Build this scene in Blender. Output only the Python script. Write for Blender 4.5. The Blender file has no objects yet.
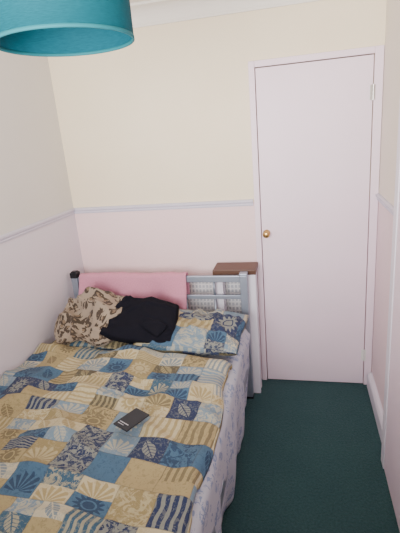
import bpy, bmesh, math, random
from mathutils import Vector, Matrix, Euler, noise
C=bpy.context.scene.collection
PI=math.pi
XL,XR,YN,ZC=-1.255,.672,-3.05,2.37
ZD=1.238; DW=.621; DH=1.98

# ------------------------------------------------------------------ camera
def cam_axes(yaw,pitch,roll):
    cy,sy,cp,sp=math.cos(yaw),math.sin(yaw),math.cos(pitch),math.sin(pitch)
    f=Vector((-sy*cp,cy*cp,-sp)); r=Vector((cy,sy,0)); u=r.cross(f)
    cr,sr=math.cos(roll),math.sin(roll)
    return r*cr+u*sr, u*cr-r*sr, f
r_,u_,f_=cam_axes(.242,.303,-.087)
cam=bpy.data.objects.new('camera',bpy.data.cameras.new('camera')); C.objects.link(cam)
mm=Matrix.Identity(4); P0=(.234,-2.628,1.676)
for i in range(3): mm[i][0]=r_[i]; mm[i][1]=u_[i]; mm[i][2]=-f_[i]; mm[i][3]=P0[i]
cam.matrix_world=mm; cam.data.lens=429.85*36/533; cam.data.clip_start=.02
bpy.context.scene.camera=cam

# ------------------------------------------------------------------ material DSL
class V:
    def __init__(s,nt,k): s.nt=nt; s.k=k
    def op(s,o,b=None,c=None):
        n=s.nt.nodes.new('ShaderNodeMath'); n.operation=o
        for i,x in enumerate((s,b,c)):
            if x is None: continue
            if isinstance(x,V): s.nt.links.new(x.k,n.inputs[i])
            else: n.inputs[i].default_value=float(x)
        return V(s.nt,n.outputs[0])
    def __add__(s,b): return s.op('ADD',b)
    def __sub__(s,b): return s.op('SUBTRACT',b)
    def __mul__(s,b): return s.op('MULTIPLY',b)
    def __truediv__(s,b): return s.op('DIVIDE',b)
    def lt(s,b): return s.op('LESS_THAN',b)
    def gt(s,b): return s.op('GREATER_THAN',b)
    def floor(s): return s.op('FLOOR')
    def frac(s): return s.op('FRACT')
    def abs(s): return s.op('ABSOLUTE')
    def sin(s): return s.op('SINE')
    def cos(s): return s.op('COSINE')
    def mx(s,b): return s.op('MAXIMUM',b)
    def mn(s,b): return s.op('MINIMUM',b)
class Mat:
    def __init__(s,name,rough=.8,spec=.3,sheen=0):
        s.m=bpy.data.materials.new(name); s.m.use_nodes=True; s.nt=s.m.node_tree
        s.b=s.nt.nodes['Principled BSDF']; s.b.inputs['Roughness'].default_value=rough
        s.b.inputs['Specular IOR Level'].default_value=spec
        if sheen: s.b.inputs['Sheen Weight'].default_value=sheen
    def coord(s,kind='Object'):
        n=s.nt.nodes.new('ShaderNodeTexCoord'); return n.outputs[kind]
    def geo(s): return s.nt.nodes.new('ShaderNodeNewGeometry').outputs['Position']
    def sep(s,k):
        n=s.nt.nodes.new('ShaderNodeSeparateXYZ'); s.nt.links.new(k,n.inputs[0]); return [V(s.nt,n.outputs[i]) for i in range(3)]
    def comb(s,*xs):
        n=s.nt.nodes.new('ShaderNodeCombineXYZ')
        for i,x in enumerate(xs):
            if isinstance(x,V): s.nt.links.new(x.k,n.inputs[i])
            else: n.inputs[i].default_value=x
        return n.outputs[0]
    def noise(s,k,scale,detail=3,rough=.5,dist=0):
        n=s.nt.nodes.new('ShaderNodeTexNoise'); s.nt.links.new(k,n.inputs['Vector'])
        n.inputs['Scale'].default_value=scale; n.inputs['Detail'].default_value=detail; n.inputs['Roughness'].default_value=rough; n.inputs['Distortion'].default_value=dist
        return V(s.nt,n.outputs[0])
    def voro(s,k,scale,feature='F1',out='Distance'):
        n=s.nt.nodes.new('ShaderNodeTexVoronoi'); n.feature=feature; s.nt.links.new(k,n.inputs['Vector']); n.inputs['Scale'].default_value=scale
        return V(s.nt,n.outputs[out])
    def white(s,k):
        n=s.nt.nodes.new('ShaderNodeTexWhiteNoise'); n.noise_dimensions='3D'; s.nt.links.new(k,n.inputs['Vector']); return V(s.nt,n.outputs['Value'])
    def ramp(s,v,stops,interp='LINEAR'):
        n=s.nt.nodes.new('ShaderNodeValToRGB'); s.nt.links.new(v.k,n.inputs[0]); cr=n.color_ramp; cr.interpolation=interp
        while len(cr.elements)<len(stops): cr.elements.new(.5)
        for e,(p,c) in zip(cr.elements,stops): e.position=p; e.color=(*c,1)
        return n.outputs[0]
    def mix(s,fac,a,b,blend='MIX'):
        n=s.nt.nodes.new('ShaderNodeMix'); n.data_type='RGBA'; n.blend_type=blend
        if isinstance(fac,V): s.nt.links.new(fac.k,n.inputs[0])
        else: n.inputs[0].default_value=fac
        for x,i in ((a,6),(b,7)):
            if isinstance(x,tuple): n.inputs[i].default_value=(*x,1)
            else: s.nt.links.new(x,n.inputs[i])
        return n.outputs[2]
    def color(s,c):
        if isinstance(c,tuple): s.b.inputs['Base Color'].default_value=(*c,1)
        else: s.nt.links.new(c,s.b.inputs['Base Color'])
        return s
    def bump(s,v,strength=.2,dist=.01):
        n=s.nt.nodes.new('ShaderNodeBump'); n.inputs['Strength'].default_value=strength; n.inputs['Distance'].default_value=dist
        s.nt.links.new(v.k,n.inputs['Height']); s.nt.links.new(n.outputs[0],s.b.inputs['Normal']); return s

def paint(name,col,rough=.6,var=.06,bs=.05,scale=60,spec=.3):
    m=Mat(name,rough,spec); g=m.geo()
    nz=m.noise(g,3,4); d=tuple(c*(1-var*2) for c in col)
    m.color(m.mix(nz,d,tuple(min(1,c*(1+var)) for c in col))); m.bump(m.noise(g,scale,4),bs,.004); return m.m
def wall_mat(name,u1,u2,l1,l2):
    m=Mat(name,.85,.2); g=m.geo(); x,y,z=m.sep(g)
    up=m.mix(m.noise(g,2.2,3),u1,u2)
    lo=m.mix(m.noise(g,2.2,3),l1,l2)
    m.color(m.mix(z.gt(ZD),lo,up)); m.bump(m.noise(g,90,5,.6)+m.voro(g,140)*.4,.22,.004); return m.m
def metal(name,col,rough=.35,met=.9):
    m=Mat(name,rough,.5); m.b.inputs['Metallic'].default_value=met; g=m.coord()
    m.color(m.mix(m.noise(g,25,3),tuple(c*.88 for c in col),col)); return m.m
def carpet_mat():
    m=Mat('carpet_green',.95,.1,.1); g=m.geo()
    n1=m.noise(g,90,4,.75); n2=m.noise(g,4,4,.6)
    m.color(m.mix(n2,m.ramp(n1,[(.28,(.016,.052,.058)),(.72,(.036,.098,.104))]),m.ramp(n1,[(.28,(.028,.074,.080)),(.72,(.058,.132,.136))])))
    m.bump(n1,.7,.012); return m.m
def patch_mat():
    m=Mat('patchwork_cotton',.85,.15,.05); x,y,z=m.sep(m.coord('UV'))
    uv=m.coord('UV')
    wx=(m.noise(uv,4,2)-.5)*.018; wy=(m.noise(m.comb(x+7.,y,0.),4,2)-.5)*.018
    u=(x*.99-y*.08)+wx; v=(y*.99+x*.08)+wy
    Hh=.124
    fv=v/Hh; row=fv.floor(); fy=fv.frac()
    ro=m.white(m.comb(row,3.3,1.))
    cw=ro*.06+.095
    cu=u/cw+ro*17.3; col=cu.floor(); fx=cu.frac()
    split=m.white(m.comb(col,row,9.)).gt(.64)
    half=(fy*2.).floor()*split
    fy2=(fy*(split+1.)).frac()
    id1=m.white(m.comb(col,row,half*3.+1.)); id2=m.white(m.comb(col,row,half*3.+2.)); id3=m.white(m.comb(col,row,half*3.+20.))
    base=[(0,(.032,.046,.11)),(.11,(.08,.16,.258)),(.27,(.60,.53,.34)),(.41,(.435,.35,.18)),(.53,(.195,.285,.37)),(.71,(.60,.545,.39)),(.81,(.12,.105,.07)),(.85,(.335,.265,.13)),(.92,(.055,.12,.19))]
    mot=[(0,(.32,.33,.28)),(.11,(.025,.045,.10)),(.27,(.37,.28,.12)),(.41,(.16,.13,.075)),(.53,(.52,.485,.36)),(.71,(.13,.21,.295)),(.81,(.41,.345,.185)),(.85,(.55,.475,.285)),(.92,(.46,.42,.285))]
    cb=m.ramp(id1,base,'CONSTANT'); cm=m.ramp(id1,mot,'CONSTANT')
    X=fx-.5; Y=(fy2-.5)*(split*-.4+1.)
    rr=(X*X+Y*Y).op('SQRT'); th=Y.op('ARCTAN2',X)
    sun=rr.lt((th*13.).cos()*.07+.33)*(rr.gt(.2)+rr.lt(.15)).mn(1.)
    sw=m.noise(uv,14,2)
    stripes=((fx+sw*.15)*5.).frac().lt(.45)
    rot1=X*.8+Y*.6; rot2=Y*.8-X*.6
    leaf=(rot1.abs().lt((rot2*3.4).cos()*.23-.02))*rot1.abs().gt(.022)
    leaf2=leaf*((rot2*7.+rot1.abs()*5.).frac().gt(.22))
    hatch=((fy2+sw*.25)*5.).frac().lt(.4)
    Ys=Y+.36; rs=(X*X+Ys*Ys).op('SQRT'); ts=Ys.op('ARCTAN2',X)
    shell=rs.lt((ts*14.).cos()*.04+.60)*((ts*16.).sin().gt(-.35))*rs.gt(.08)*Ys.gt(.02)*X.abs().lt(.44)
    blot=m.noise(m.comb(x+id3*5.,y,0.),30,4,.7,1.5).gt(.51)
    def win(a,b): return id2.gt(a)*id2.lt(b)
    mask=sun*win(.0,.13)+stripes*win(.13,.25)+leaf2*win(.25,.41)+hatch*win(.41,.50)+shell*win(.50,.63)+blot*win(.63,.93)
    mask=mask.mn(1.)*(m.noise(uv,60,3,.7)*.4+.56)
    c=m.mix(mask,cb,cm)
    blot2=m.noise(m.comb(x+id3*9.,y+3.,0.),50,4,.75,1.5).gt(.55)*.34
    c=m.mix(blot2,c,cm)
    edge=(fx.mn(fx*-1.+1.)*cw).mn(fy.mn(fy*-1.+1.)*Hh).lt(.002)*.3
    c=m.mix(edge,c,(.08,.07,.06))
    c=m.mix(m.noise(uv,90,4,.7)*.35,c,m.mix(.6,c,(.03,.03,.03)))
    m.color(c); m.bump(m.noise(uv,500,2),.15,.002); return m.m
def floral_mat():
    m=Mat('blue_floral_sheet',.85,.15,.05); uv=m.coord('UV')
    n=m.noise(uv,20,3,.6,2.5); v=m.voro(uv,21)
    c=m.mix(n.gt(.50)*v.lt(.48),(.54,.57,.66),(.22,.30,.50))
    c=m.mix(m.noise(uv,5,3)*.35,c,(.62,.62,.67)); m.color(c); m.bump(m.noise(uv,400,2),.1,.002); return m.m
def leopard_mat():
    m=Mat('leopard_print',.8,.15,.1); uv=m.coord('UV'); x,y,z=m.sep(uv)
    d=(m.noise(uv,24,3)-.5)*.024
    k=m.comb(x+d,y+d*.7,0.)
    v=m.voro(k,43); n=m.noise(uv,58,2,.5)
    ring=v.gt(.23)*v.lt(.55)*n.gt(.45)
    c=m.mix(v.lt(.27),(.37,.30,.23),(.22,.155,.10))
    c=m.mix(m.noise(uv,12,2)*.5,c,(.27,.20,.14))
    c=m.mix(ring*.92,c,(.05,.035,.027)); m.color(c); m.bump(m.noise(uv,150,3),.2,.003); return m.m
def cloth_mat(name,a,b,scale=120,sheen=.2,bs=.4):
    m=Mat(name,.9,.1,sheen); uv=m.coord('UV'); n=m.noise(uv,scale,4,.7)
    m.color(m.mix(n,a,b)); m.bump(n,bs,.004); return m.m
def wood_mat(name,a,b):
    m=Mat(name,.45,.4); k=m.coord(); x,y,z=m.sep(k)
    n=m.noise(m.comb(x*3.,y*40.,z*40.),1.6,5,.65,1.)
    m.color(m.mix(n,a,b)); m.bump(n,.1,.002); return m.m
def shade_mat(name,col,trans):
    m=Mat(name,.75,.2); g=m.coord(); x,y,z=m.sep(g)
    n=m.noise(m.comb(x*20.,y*20.,z*150.),3,4,.65)
    c=m.mix(n,tuple(k*.45 for k in col),tuple(k*1.25 for k in col)); m.color(c)
    nt=m.nt; tr=nt.nodes.new('ShaderNodeBsdfTranslucent'); nt.links.new(c,tr.inputs[0]); mx=nt.nodes.new('ShaderNodeMixShader'); mx.inputs[0].default_value=trans
    nt.links.new(m.b.outputs[0],mx.inputs[1]); nt.links.new(tr.outputs[0],mx.inputs[2]); nt.links.new(mx.outputs[0],nt.nodes['Material Output'].inputs['Surface'])
    m.bump(n,.15,.002); return m.m
def glass_mat():
    m=Mat('clear_glass',.02,.5); m.b.inputs['Transmission Weight'].default_value=1; m.color(m.mix(m.noise(m.coord(),2),(.96,.98,.98),(1,1,1))); return m.m

WALL=wall_mat('two_tone_wallpaper',(.87,.745,.545),(.94,.835,.65),(.88,.655,.665),(.94,.735,.735))  # real cream over pink, saturated further to carry the warm glow of light
WALLL=wall_mat('two_tone_wallpaper_cool_light',(.69,.665,.62),(.78,.755,.71),(.74,.68,.745),(.82,.76,.825))  # same wallpaper; the left wall's cooler, greyer light is put into its colour
WALLR=wall_mat('two_tone_wallpaper_right',(.80,.725,.63),(.88,.81,.71),(.86,.67,.71),(.92,.75,.78))  # same wallpaper, upper part without the far wall's painted peach glow
WHITE=paint('white_gloss',(.83,.79,.88),.4,.03,.03)
DOORM=paint('door_white',(.90,.74,.835),.45,.03,.03,20); CEIL=paint('ceiling_white',(.86,.82,.76),.85,.03,.15,80)
RAILM=paint('dado_rail_paint',(.68,.65,.76),.5,.03,.02); CARPET=carpet_mat(); PATCH=patch_mat(); FLORAL=floral_mat(); LEO=leopard_mat()
PINK=cloth_mat('pink_towelling',(.52,.19,.285),(.74,.345,.45),130,.1,.8); BLACK=cloth_mat('black_cotton',(.005,.005,.009),(.013,.013,.020),200,.0,.12)
MATT=cloth_mat('mattress_ticking',(.66,.64,.6),(.78,.76,.72)); GREY=metal('silver_grey_metal',(.33,.37,.45),.42,.55)
BRASS=metal('brass',(.62,.40,.15),.25); STEEL=metal('steel',(.5,.48,.45),.3); WOOD=wood_mat('dark_brown_wood',(.055,.024,.014),(.14,.062,.034))
TEAL=shade_mat('teal_fabric',(.003,.105,.138),.10); TEALI=shade_mat('teal_lining',(.006,.125,.175),.12)
TEALR=paint('teal_rim_tape',(.01,.15,.18),.7,.05,.03)
PLAST=paint('black_plastic',(.012,.012,.015),.4,.05,.03); CASE=paint('charcoal_card',(.022,.025,.034),.5,.05,.03); PRINT=paint('pale_print',(.45,.46,.49),.6,.02,.01); CORDM=paint('white_plastic',(.8,.79,.76),.4,.02,.01)
RADM=paint('radiator_white',(.80,.78,.79),.4,.03,.02); RADB=paint('radiator_recess_shade',(.52,.52,.56),.5,.03,.02); GLASS=glass_mat(); GAPSHADE=paint('gap_shade',(.20,.18,.19),.9)  # recess grey and gap colour are painted shade; the radiator itself is white

# ------------------------------------------------------------------ mesh helpers
WL={}
def box(bm,x0,x1,y0,y1,z0,z1,bev=0):
    r=bmesh.ops.create_cube(bm,size=1); vs=r['verts']
    bmesh.ops.scale(bm,vec=(x1-x0,y1-y0,z1-z0),verts=vs); bmesh.ops.translate(bm,vec=((x0+x1)/2,(y0+y1)/2,(z0+z1)/2),verts=vs)
    if bev:
        es=list({e for v in vs for e in v.link_edges}); bmesh.ops.bevel(bm,geom=es,offset=bev,segments=2,affect='EDGES',profile=.6)
    return bm
def tube(bm,a,b,r,n=16,r2=None):
    a,b=Vector(a),Vector(b); d=b-a
    rr=bmesh.ops.create_cone(bm,cap_ends=True,segments=n,radius1=r,radius2=r if r2 is None else r2,depth=d.length)
    q=d.to_track_quat('Z','Y').to_matrix().to_4x4(); q.translation=(a+b)/2
    bmesh.ops.transform(bm,matrix=q,verts=rr['verts']); return bm
def lathe(bm,prof,n=48,M=Matrix.Identity(4),close=False):
    rings=[]
    for (r,z) in prof:
        rings.append([bm.verts.new(M@Vector((r*math.cos(2*PI*i/n),r*math.sin(2*PI*i/n),z))) for i in range(n)])
    k=len(rings)
    for j in range(k if close else k-1):
        A,B=rings[j],rings[(j+1)%k]
        for i in range(n): bm.faces.new((A[i],A[(i+1)%n],B[(i+1)%n],B[i]))
    if not close:
        for R in (rings[0],rings[-1]):
            bm.faces.new(R)
    return bm
def prism(bm,poly,axis,a,b):
    def P(p,t): return {'x':(t,p[0],p[1]),'y':(p[0],t,p[1])}[axis]
    A=[bm.verts.new(P(p,a)) for p in poly]; B=[bm.verts.new(P(p,b)) for p in poly]; n=len(poly)
    for i in range(n): bm.faces.new((A[i],A[(i+1)%n],B[(i+1)%n],B[i]))
    bm.faces.new(A[::-1]); bm.faces.new(B); return bm
def obj(name,bm,mat,parent=None,smooth=False,uv=None):
    bmesh.ops.recalc_face_normals(bm,faces=bm.faces)
    me=bpy.data.meshes.new(name)
    off=WL.get(parent.name,Vector()) if parent else Vector()
    if off.length: bmesh.ops.translate(bm,vec=-off,verts=bm.verts)
    bm.to_mesh(me); bm.free(); me.materials.append(mat)
    if smooth:
        for q in me.polygons: q.use_smooth=True
    o=bpy.data.objects.new(name,me); C.objects.link(o)
    if parent: o.parent=parent
    WL[o.name]=off
    return o
def thing(name,label,cat,loc,group=None):
    o=bpy.data.objects.new(name,None); C.objects.link(o); o.location=loc; o.empty_display_size=.1; WL[o.name]=Vector(loc)
    return tag(o,label,cat,group)
def tag(o,label,cat,group=None):
    o['label']=label; o['category']=cat
    if group: o['group']=group
    return o
def struct(name,bm,mat,parent=None,smooth=False):
    o=obj(name,bm,mat,parent,smooth); o['kind']='structure'; return o
B=bmesh.new
def grid_obj(name,fn,nu,nv,mat,parent=None,thick=0,off=-1):
    """fn(i/nu, j/nv) -> (point, (u,v))"""
    bm=B(); uvl=bm.loops.layers.uv.new('UVMap'); G=[];U={}
    for j in range(nv+1):
        row=[]
        for i in range(nu+1):
            pt,uv=fn(i/nu,j/nv); v=bm.verts.new(pt); U[v]=uv; row.append(v)
        G.append(row)
    for j in range(nv):
        for i in range(nu):
            fc=bm.faces.new((G[j][i],G[j][i+1],G[j+1][i+1],G[j+1][i]))
            for l in fc.loops: l[uvl].uv=U[l.vert]
    bmesh.ops.recalc_face_normals(bm,faces=bm.faces)
    up=sum(f.normal.z for f in bm.faces)
    if up<0: bmesh.ops.reverse_faces(bm,faces=bm.faces)
    me=bpy.data.meshes.new(name); bm.to_mesh(me); bm.free(); me.materials.append(mat)
    for q in me.polygons: q.use_smooth=True
    o=bpy.data.objects.new(name,me); C.objects.link(o)
    if thick:
        s=o.modifiers.new('thickness','SOLIDIFY'); s.thickness=thick; s.offset=off
    return o
def nz(x,y,z,s=1.): return noise.noise(Vector((x*s,y*s,z*s)))
def fold(x,y,s,seed):   # ridged creases
    return 1-abs(noise.noise(Vector((x*s+seed,y*s-seed,seed*1.7))))*2

# ------------------------------------------------------------------ room shell
T=.1
struct('floor',box(B(),XL-T,XR+T,YN-T,T,-.05,0),CARPET)
struct('ceiling',box(B(),XL-T,XR+T,YN-T,T,ZC,ZC+.05),CEIL)
bm=B(); box(bm,XL-T,-.004,0,T,0,ZC); box(bm,-.004,DW+.004,0,T,DH+.012,ZC); box(bm,DW+.004,XR+T,0,T,0,ZC)
struct('wall_far',bm,WALL)
struct('wall_left',box(B(),XL-T,XL,YN-T,0,0,ZC),WALLL)
D2a,D2b,D2h=-1.52,-.76,1.98
bm=B(); box(bm,XR,XR+T,D2b,0,0,ZC); box(bm,XR,XR+T,D2a,D2b,D2h,ZC); box(bm,XR,XR+T,YN-T,D2a,0,ZC)
struct('wall_right',bm,WALLR)
WX0,WX1,WZ0,WZ1=-.95,.35,.95,2.1
bm=B(); box(bm,XL,WX0,YN-T,YN,0,ZC); box(bm,WX1,XR,YN-T,YN,0,ZC); box(bm,WX0,WX1,YN-T,YN,0,WZ0); box(bm,WX0,WX1,YN-T,YN,WZ1,ZC)
struct('wall_near',bm,WALL)
bm=B()
for a in ((WX0,WX0+.05,WZ0,WZ1),(WX1-.05,WX1,WZ0,WZ1),((WX0+WX1)/2-.025,(WX0+WX1)/2+.025,WZ0,WZ1)): box(bm,a[0],a[1],YN-.08,YN-.02,a[2],a[3],.004)
for z in (WZ0,WZ1-.05): box(bm,WX0,WX1,YN-.08,YN-.02,z,z+.05,.004)
w1=struct('window_1',bm,WHITE)
obj('pane',box(B(),WX0+.05,WX1-.05,YN-.055,YN-.05,WZ0+.05,WZ1-.05),GLASS,w1)
obj('sill',box(B(),WX0-.04,WX1+.04,YN-.02,YN+.06,WZ0-.03,WZ0,.005),WHITE,w1)
def cov():
    pts=[(0,ZC),(0,ZC-.10),(.012,ZC-.10),(.014,ZC-.088)]
    for i in range(7):
        a=i/6*PI/2; pts.append((.088-.072*math.cos(a),ZC-.086+.072*math.sin(a)))
    pts+=[(.10,ZC-.012),(.10,ZC)]
    return pts
struct('trim_1',prism(B(),[(-d,z) for d,z in cov()],'x',XL,XR),CEIL)
struct('trim_2',prism(B(),[(XL+d,z) for d,z in cov()],'y',YN,-.1),CEIL)
struct('trim_3',prism(B(),[(XR-d,z) for d,z in cov()],'y',YN,-.1),CEIL)
def dado(): return [(0,ZD-.02),(.007,ZD-.02),(.011,ZD-.011),(.009,ZD-.006),(.018,ZD+.005),(.019,ZD+.014),(.010,ZD+.02),(0,ZD+.02)]
struct('trim_4',prism(B(),[(-d,z) for d,z in dado()],'x',XL,-.045),RAILM)
struct('trim_5',prism(B(),[(XL+d,z) for d,z in dado()],'y',YN,-.022),RAILM)
struct('trim_6',prism(B(),[(XR-d,z) for d,z in dado()],'y',D2b+.06,-.005),RAILM)
def skirt(): return [(0,0),(.018,0),(.018,.085),(.012,.1),(.006,.105),(0,.105)]
struct('baseboard_far',prism(B(),[(-d,z) for d,z in skirt()],'x',XL,-.045),WHITE)
struct('baseboard_left',prism(B(),[(XL+d,z) for d,z in skirt()],'y',YN,-.018),WHITE)
struct('baseboard_right',prism(B(),[(XR-d*1.6,z) for d,z in skirt()],'y',D2b+.06,-.03),WHITE)
bm=B(); AW=.034
box(bm,-.004-AW,-.004,-.013,0,0,DH+.010+AW,.004); box(bm,DW+.004,XR-.002,-.013,0,0,DH+.010+AW,.004); box(bm,-.004,DW+.004,-.013,0,DH+.010,DH+.010+AW,.004)
struct('trim_7',bm,DOORM)
d1=struct('door_1',box(B(),.0005,DW-.0005,-.009,.035,.008,DH+.005,.003),DOORM)
struct('door_gap_shade',box(B(),-.003,DW+.003,.05,.09,0,DH+.012),GAPSHADE)  # dark sheet added behind the door so its edge gap reads as shade
def axisY(x,y,z): return Matrix.Translation((x,y,z))@Matrix.Rotation(PI/2,4,'X')
kn=obj('door_knob',lathe(B(),[(.022,0),(.022,.004),(.012,.007),(.009,.02),(.012,.028),(.020,.036),(.0225,.044),(.019,.052),(.009,.056)],32,axisY(.030,-.009,1.045)),BRASS,d1,True); kn['label']='round brass knob'
for z in (1.80,.22):
    bm=B(); box(bm,DW-.016,DW+.012,-.0150,-.0085,z-.038,z+.038,.0008); tube(bm,(DW+.001,-.017,z-.040),(DW+.001,-.017,z+.040),.005,12)
    obj('hinge',bm,STEEL if z>1 else CORDM,d1)
# second, projecting door in the right-hand wall
bm=B(); A2=.065; XC=.618
box(bm,XC,XR,D2b,D2b+A2,0,D2h+A2,.005); box(bm,XC,XR,D2a-A2,D2a,0,D2h+A2,.005); box(bm,XC,XR,D2a,D2b,D2h,D2h+A2,.005)
struct('trim_9',bm,WHITE)
d2=struct('door_2',box(B(),XC+.004,XC+.042,D2a+.003,D2b-.003,.006,D2h-.003,.003),DOORM)
obj('door_knob',lathe(B(),[(.022,0),(.022,.004),(.009,.018),(.020,.032),(.0225,.04),(.009,.05)],24,Matrix.Translation((XC+.004,D2a+.06,1.03))@Matrix.Rotation(-PI/2,4,'Y')),BRASS,d2,True)

# ------------------------------------------------------------------ bedstead
HY=-.215; PLx,PRx=-1.205,-.10; FY=-2.17
bf=thing('bedstead','silver grey metal bed with square posts and railed headboard against far wall','bed',(-.655,-1.2,0))
def post(x,y,top): return box(B(),x-.022,x+.022,y-.022,y+.022,.012,top,.004)
for x,t in ((PLx,.845),(PRx,.845)):
    pp=obj('headboard_post',post(x,HY,t),GREY,bf)
    obj('foot_cap',box(B(),x-.025,x+.025,HY-.025,HY+.025,0,.012,.003),PLAST,pp)
    if x==PRx: obj('post_cap',box(B(),x-.0245,x+.0245,HY-.0245,HY+.0245,t,t+.012,.004),GREY,pp)
    else:
        c=obj('post_cap',box(box(B(),x-.0255,x+.0255,HY-.0255,HY+.0255,t-.01,t+.028,.006),x-.018,x+.018,HY-.018,HY+.018,t+.026,t+.034,.003),PLAST,pp); c['label']='dark cap'
obj('top_rail',box(B(),PLx+.022,PRx-.022,HY-.012,HY+.012,.80,.84,.004),GREY,bf)
obj('middle_rail',box(B(),PLx+.022,PRx-.022,HY-.01,HY+.01,.69,.715,.003),GREY,bf)
obj('lower_rail',box(B(),PLx+.022,PRx-.022,HY-.01,HY+.01,.46,.49,.003),GREY,bf)
for i in range(5):
    x=PLx+(PRx-PLx)*(i+1)/6
    obj('headboard_bar',tube(B(),(x,HY,.488),(x,HY,.692),.008),GREY,bf,True)
    obj('headboard_bar',tube(B(),(x,HY,.712),(x,HY,.802),.008),GREY,bf,True)
for x in (PLx,PRx):
    obj('side_rail',box(B(),x-.012,x+.012,FY+.02,HY-.022,.24,.30,.003),GREY,bf)
    obj('foot_post',box(B(),x-.022,x+.022,FY-.022,FY+.022,0,.33,.004),GREY,bf)
obj('foot_rail',box(B(),PLx+.022,PRx-.022,FY-.012,FY+.012,.24,.30,.003),GREY,bf)
for i in range(12):
    y=HY-.1-(i+.5)*(FY-HY)/-12*.95
    obj('slat',box(B(),PLx+.012,PRx-.012,y-.03,y+.03,.268,.284),WOOD,bf)
tag(obj('mattress',box(B(),XL+.03,-.095,FY+.03,HY-.035,.285,.50,.03),MATT,None,True),'pale mattress lying on the metal bed under the sheet','mattress')
def sheet(s,t):
    y=HY-.03+(FY+.02-HY+.03)*t
    flat=1.135; L=flat+.52; a=s*L
    x0=XL+.02
    if a<flat-.04: x=x0+a; z=.512
    elif a<flat+.04:
        k=(a-flat+.04)/.08*PI/2; x=x0+flat-.04+.05*math.sin(k); z=.512-.05*(1-math.cos(k))
    else:
        k=(a-flat-.04)/(L-flat-.04)
        w=math.sin(y*17+nz(y,0,3,2.)*2.)*.018+math.sin(y*41+1)*.006
        x=x0+flat+.010+.02*math.sin(k*PI)*(.6+.4*math.sin(y*5))-.025*k+w*k; z=.462-k*.44
        if y>-.5: x+= .015*(y+.5)/.3*(1-k)
        if y>-.36: x-= .055*k*(y+.36)/.12
    z+=.006*nz(x,y,1,6.)
    return (x,y,z),(a,y)
tag(grid_obj('bed_sheet',sheet,90,170,FLORAL,None,.004,1),'pale grey sheet with small blue floral print hanging down the right side of the bed','bed sheet')

# duvet
Y0,Y1=-.66,-2.12
def duvet(s,t):
    flat=1.075; L=flat+.08; a=s*L
    y=Y0+(Y1-Y0)*t
    e=.03*math.sin(s*4+.5)+.025*nz(s,0,5,3.)
    y+=(e-.035*s)*(1-t)**3
    x0=XL+.018
    if a<flat: x=x0+a; z=0
    else:
        k=(a-flat)/.08*PI/2; x=x0+flat+.05*math.sin(k); z=-.035*(1-math.cos(k))
    x+=(.014*math.sin(y*9)+.015*nz(y,2,1,6.)+.022*t)*max(0,s-.75)*4
    puff=.030*nz(x,y,.3,2.6)+.011*nz(x,y,2.3,7.)
    c1=fold(x*1.0+y*.35,y*1.1-x*.4,2.3,3.1); c2=fold(x*.5-y*.7,y+x*.7,3.8,8.2)
    puff+=.022*max(0,c1-.5)/.5+.013*max(0,c2-.48)/.52
    puff+=.024*math.exp(-((t-.045)/.035)**2)*(.7+.6*nz(x,0,4,5.))
    ed=max(0,(s-.88)/.12); puff*=1-.45*ed
    edge=min(1,t/.02); z+=.560+puff-(1-edge)**2*.014
    return (x,y,max(z,.541)),(a,y)
tag(grid_obj('duvet',duvet,170,220,PATCH,None,.022,-1),'blue, cream and gold patchwork patterned duvet spread over the bed','duvet')

# pillows
def pillow(name,w,d,h,M,mat,seed,amp,freq,pinch=.06,powr=.42,uvo=(0,0),crease=0,sag=None,cf=7,ex=2):
    n=56; bm=B(); uvl=bm.loops.layers.uv.new('UVMap')
    U={}
    def pt(u,v,sg):
        X=w/2*u*(1-pinch*math.cos(PI/2*v)); Y=d/2*v*(1-pinch*math.cos(PI/2*u))
        tt=max(0,(1-abs(u)**ex)*(1-abs(v)**ex))**powr
        Z=sg*h/2*tt
        ns=amp*noise.noise(Vector((X*freq+seed,Y*freq,Z*freq)))
        if crease:
            ns+=crease*(max(0,fold(X,Y,cf,seed)-.5)/.5-.3)*min(1,tt*1.5)
            ns+=crease*.6*(max(0,fold(X*.6+Y,Y*.5-X,cf*1.7,seed+4)-.5)/.5-.3)*min(1,tt*1.5)
        Z+=ns*(1 if sg>0 else .35)
        X+=amp*.8*noise.noise(Vector((X*freq,Y*freq+seed,9))); Y+=amp*.8*noise.noise(Vector((X*freq+5,Y*freq+seed,2)))
        p=Vector((X,Y,Z))
        if sag: p=sag(p,u,v)
        return p
    for sg in (1,-1):
        G=[[bm.verts.new(pt(math.sin(PI/2*(2*i/n-1)),math.sin(PI/2*(2*j/n-1)),sg)) for i in range(n+1)] for j in range(n+1)]
        for j in range(n+1):
            for i in range(n+1): U[G[j][i]]=(uvo[0]+w*i/n,uvo[1]+d*j/n+(0 if sg>0 else 3))
        for j in range(n):
            for i in range(n):
                q=(G[j][i],G[j][i+1],G[j+1][i+1],G[j+1][i])
                fc=bm.faces.new(q if sg>0 else q[::-1])
                for l in fc.loops: l[uvl].uv=U[l.vert]
    bmesh.ops.remove_doubles(bm,verts=[v for v in bm.verts if v.is_boundary],dist=.002)
    bmesh.ops.transform(bm,matrix=M,verts=bm.verts)
    me=bpy.data.meshes.new(name); bm.to_mesh(me); bm.free(); me.materials.append(mat)
    for q in me.polygons: q.use_smooth=True
    o=bpy.data.objects.new(name,me); C.objects.link(o); return o
def TR(x,y,z,rx=0,ry=0,rz=0): return Matrix.Translation((x,y,z))@Euler((math.radians(rx),math.radians(ry),math.radians(rz)),'XYZ').to_matrix().to_4x4()
tag(pillow('pillow',.60,.40,.15,TR(-.375,-.485,.600,6,0,-2),PATCH,4,.018,6,.05,.38,(3.1,2.2),.018),'patchwork pillow at the right end of the headboard beside the black jumper','pillow','patchwork pillows')
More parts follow.
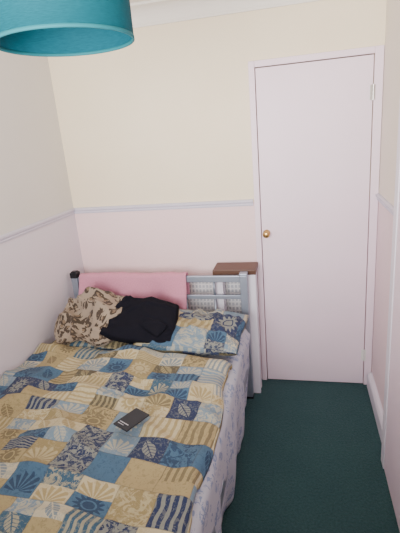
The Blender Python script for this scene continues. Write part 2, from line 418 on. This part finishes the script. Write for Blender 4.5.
tag(pillow('pillow',.50,.34,.07,TR(-.965,-.475,.560,2,0,1),PATCH,9,.008,6,.05,.4,(5.3,1.2),.004),'patchwork pillow mostly hidden under the leopard print cushion','pillow','patchwork pillows')
def sagl(p,u,v):
    p.z+= .018*math.sin(u*5+v*3)*(1-u*u) - .025*max(0,-v)**2
    p.x+= .012*math.sin(v*4+1); p.y+=.012*math.sin(u*5+2)
    return p
tag(pillow('cushion',.385,.30,.13,TR(-.960,-.50,.688,25,-2,4),LEO,2,.028,7,-.20,.41,(1,1),.036,sagl,6,2.4),'leopard print cushion, brown and beige, crumpled against the left wall','cushion')
def sagb(p,u,v):
    p.x+= .03*v*(.2-u)
    p.z-= .024*max(0,u)**2+.014*max(0,-v)**2
    return p
jm=tag(pillow('jumper',.385,.285,.076,TR(-.640,-.535,.693,27,4,-4),BLACK,11,.012,5,-.02,.24,(0,0),.020,sagb,4,9),'folded black jumper heaped between the leopard cushion and the patchwork pillow','clothing')
c=pillow('sleeve',.25,.085,.026,TR(-.60,-.575,.697,27,10,-34),BLACK,3,.008,6,-.02,.3,(0,0),.012,None,5,6); c.parent=jm

# pink towel over the top rail
def towel(s,t):
    x=-1.165+.715*s
    fr,bk=.262+.03*nz(s,0,3,3.),.16; L=fr+bk+.06; a=t*L
    rt=.842
    if a<fr: z=rt-(fr-a); y=HY-.026
    elif a<fr+.06:
        k=(a-fr)/.06*PI; z=rt+.018*math.sin(k); y=HY-.026*math.cos(k)
    else: z=rt-(a-fr-.06); y=HY+.026
    dr=max(0,(rt-z))/.26
    front=a<fr+.02
    if front: y-= (.015*(1+math.sin(x*19+1+z*5))+.016*max(0,nz(x,z*.5,2,12.)+.25))*min(1,dr*2.2)+.002*dr
    else: y+=.008*dr
    z+=.016*nz(x,.3,7,5.)*(1 if a>fr-.1 else .5)+.008*nz(x,.8,2,14.)
    x+=.014*dr*math.sin(z*9)+.008*nz(z,s,1,5.)
    return (x,y,z),(x,a)
tag(grid_obj('towel',towel,100,70,PINK,None,.008,0),'pink towel draped over the metal headboard rail','towel')

# small dark packet on the duvet
PKL=(-.432,-1.285,.606)
pk=thing('packet','small flat charcoal packet with pale print lying on the patchwork duvet','packet',PKL)
def packet(q):
    M=Matrix.Translation(PKL)@Euler((0,0,math.radians(-28)),'XYZ').to_matrix().to_4x4(); bmesh.ops.transform(q,matrix=M,verts=q.verts); return q
obj('case',packet(box(B(),-.041,.041,-.061,.061,-.003,.003,.002)),CASE,pk)
for (a,b,c,d) in ((-.030,.020,-.036,-.032),(-.030,.004,-.046,-.043)): obj('print_line',packet(box(B(),a,b,c,d,.0028,.0035)),PRINT,pk)

# ------------------------------------------------------------------ side table with brown top
st=thing('side_table','narrow side table with dark brown wooden top and white legs behind right headboard post','side table',(-.163,-.1,0))
obj('table_top',box(B(),-.295,-.03,-.182,-.02,.830,.862,.004),WOOD,st)
for x in (-.262,-.058):
    for y in (-.158,-.095): obj('leg',box(B(),x-.024,x+.024,y-.014,y+.014,0,.830,.003),WHITE,st)
obj('apron',box(B(),-.238,-.082,-.168,-.148,.785,.830,.002),WHITE,st)
# radiator with gridded front
rd=thing('radiator','white radiator with gridded front on the far wall behind the headboard','radiator',(-.56,-.03,0))
obj('panel',box(B(),-1.02,-.12,-.050,-.030,.14,.76,.006),RADB,rd)
bm=B()
x=-1.02
while x<-.12:
    box(bm,x,x+.008,-.060,-.050,.14,.76); x+=.0237
z=.14
while z<.77:
    box(bm,-1.02,-.12,-.059,-.0505,z,z+.008); z+=.0306
obj('front_grid',bm,RADM,rd)
for x in (-.9,-.25): obj('bracket',box(B(),x-.015,x+.015,-.032,-.001,.25,.65),STEEL,rd)
for x in (-1.05,-.095):
    bm=B(); tube(bm,(x,-.042,0),(x,-.042,.2),.008); tube(bm,(x,-.042,.19),(x+(.034 if x<-.5 else -.03),-.042,.19),.008); obj('pipe',bm,STEEL,rd,True)

# ------------------------------------------------------------------ pendant lamp
LX,LY,LZ,LR,LH=-.318,-1.555,1.908,.166,.25
pl=thing('pendant_lamp','teal drum shade pendant lamp hanging from the ceiling','pendant lamp',(LX,LY,LZ))
TM=Matrix.Translation((LX,LY,0))
sh=obj('lamp_shade',lathe(B(),[(LR,LZ),(LR,LZ+LH),(LR-.0018,LZ+LH),(LR-.0018,LZ)],96,TM,True),TEAL,pl,True)
obj('lining',lathe(B(),[(LR-.0022,LZ+.002),(LR-.0022,LZ+LH-.002),(LR-.003,LZ+LH-.002),(LR-.003,LZ+.002)],96,TM,True),TEALI,sh,True)
for z in (LZ,LZ+LH-.008): obj('rim',lathe(B(),[(LR+.001,z-.001),(LR+.001,z+.007),(LR-.004,z+.007),(LR-.004,z-.001)],96,TM,True),TEALR,sh,True)
bm=B()
zs=LZ+LH-.02
for k in range(3):
    a=k*2*PI/3+.4; tube(bm,(LX+.02*math.cos(a),LY+.02*math.sin(a),zs-.01),(LX+(LR-.003)*math.cos(a),LY+(LR-.003)*math.sin(a),zs+.01),.0018,8)
lathe(bm,[(.024,zs-.012),(.024,zs-.008),(.02,zs-.008),(.02,zs-.012)],32,TM,True)
obj('spider_ring',bm,STEEL,pl)
obj('lamp_holder',lathe(B(),[(.012,zs+.05),(.018,zs+.04),(.0195,zs-.015),(.015,zs-.02)],32,TM),CORDM,pl,True)
zb=zs+.03
obj('bulb',lathe(B(),[(.013,zb-.048),(.014,zb-.062),(.022,zb-.075),(.0235,zb-.088),(.020,zb-.100),(.010,zb-.109),(.002,zb-.110)],32,TM),paint('frosted_bulb',(.8,.8,.78),.3,.02,.01),pl,True)
obj('cord',tube(B(),(LX,LY,zs+.048),(LX,LY,ZC-.025),.0035,10),CORDM,pl,True)
obj('ceiling_rose',lathe(B(),[(.008,ZC-.032),(.03,ZC-.026),(.045,ZC-.008),(.046,ZC)],32,TM),CORDM,pl,True)

# ------------------------------------------------------------------ light
def area(name,loc,rot,sx,sy,e,col,spread=180):
    l=bpy.data.lights.new(name,'AREA'); l.shape='RECTANGLE'; l.size=sx; l.size_y=sy; l.energy=e; l.color=col; l.spread=math.radians(spread)
    o=bpy.data.objects.new(name,l); C.objects.link(o); o.location=loc; o.rotation_euler=rot; return o
area('window_light',((WX0+WX1)/2,YN+.08,(WZ0+WZ1)/2+.05),(math.radians(100),0,math.radians(-3)),1.2,.95,40,(1,.98,.965),96)
w=bpy.data.worlds.new('world'); bpy.context.scene.world=w; w.use_nodes=True; nt=w.node_tree
sky=nt.nodes.new('ShaderNodeTexSky'); sky.sky_type='NISHITA'; sky.sun_elevation=math.radians(35); sky.sun_rotation=math.radians(150); sky.sun_disc=False
nt.links.new(sky.outputs[0],nt.nodes['Background'].inputs[0]); nt.nodes['Background'].inputs[1].default_value=.25
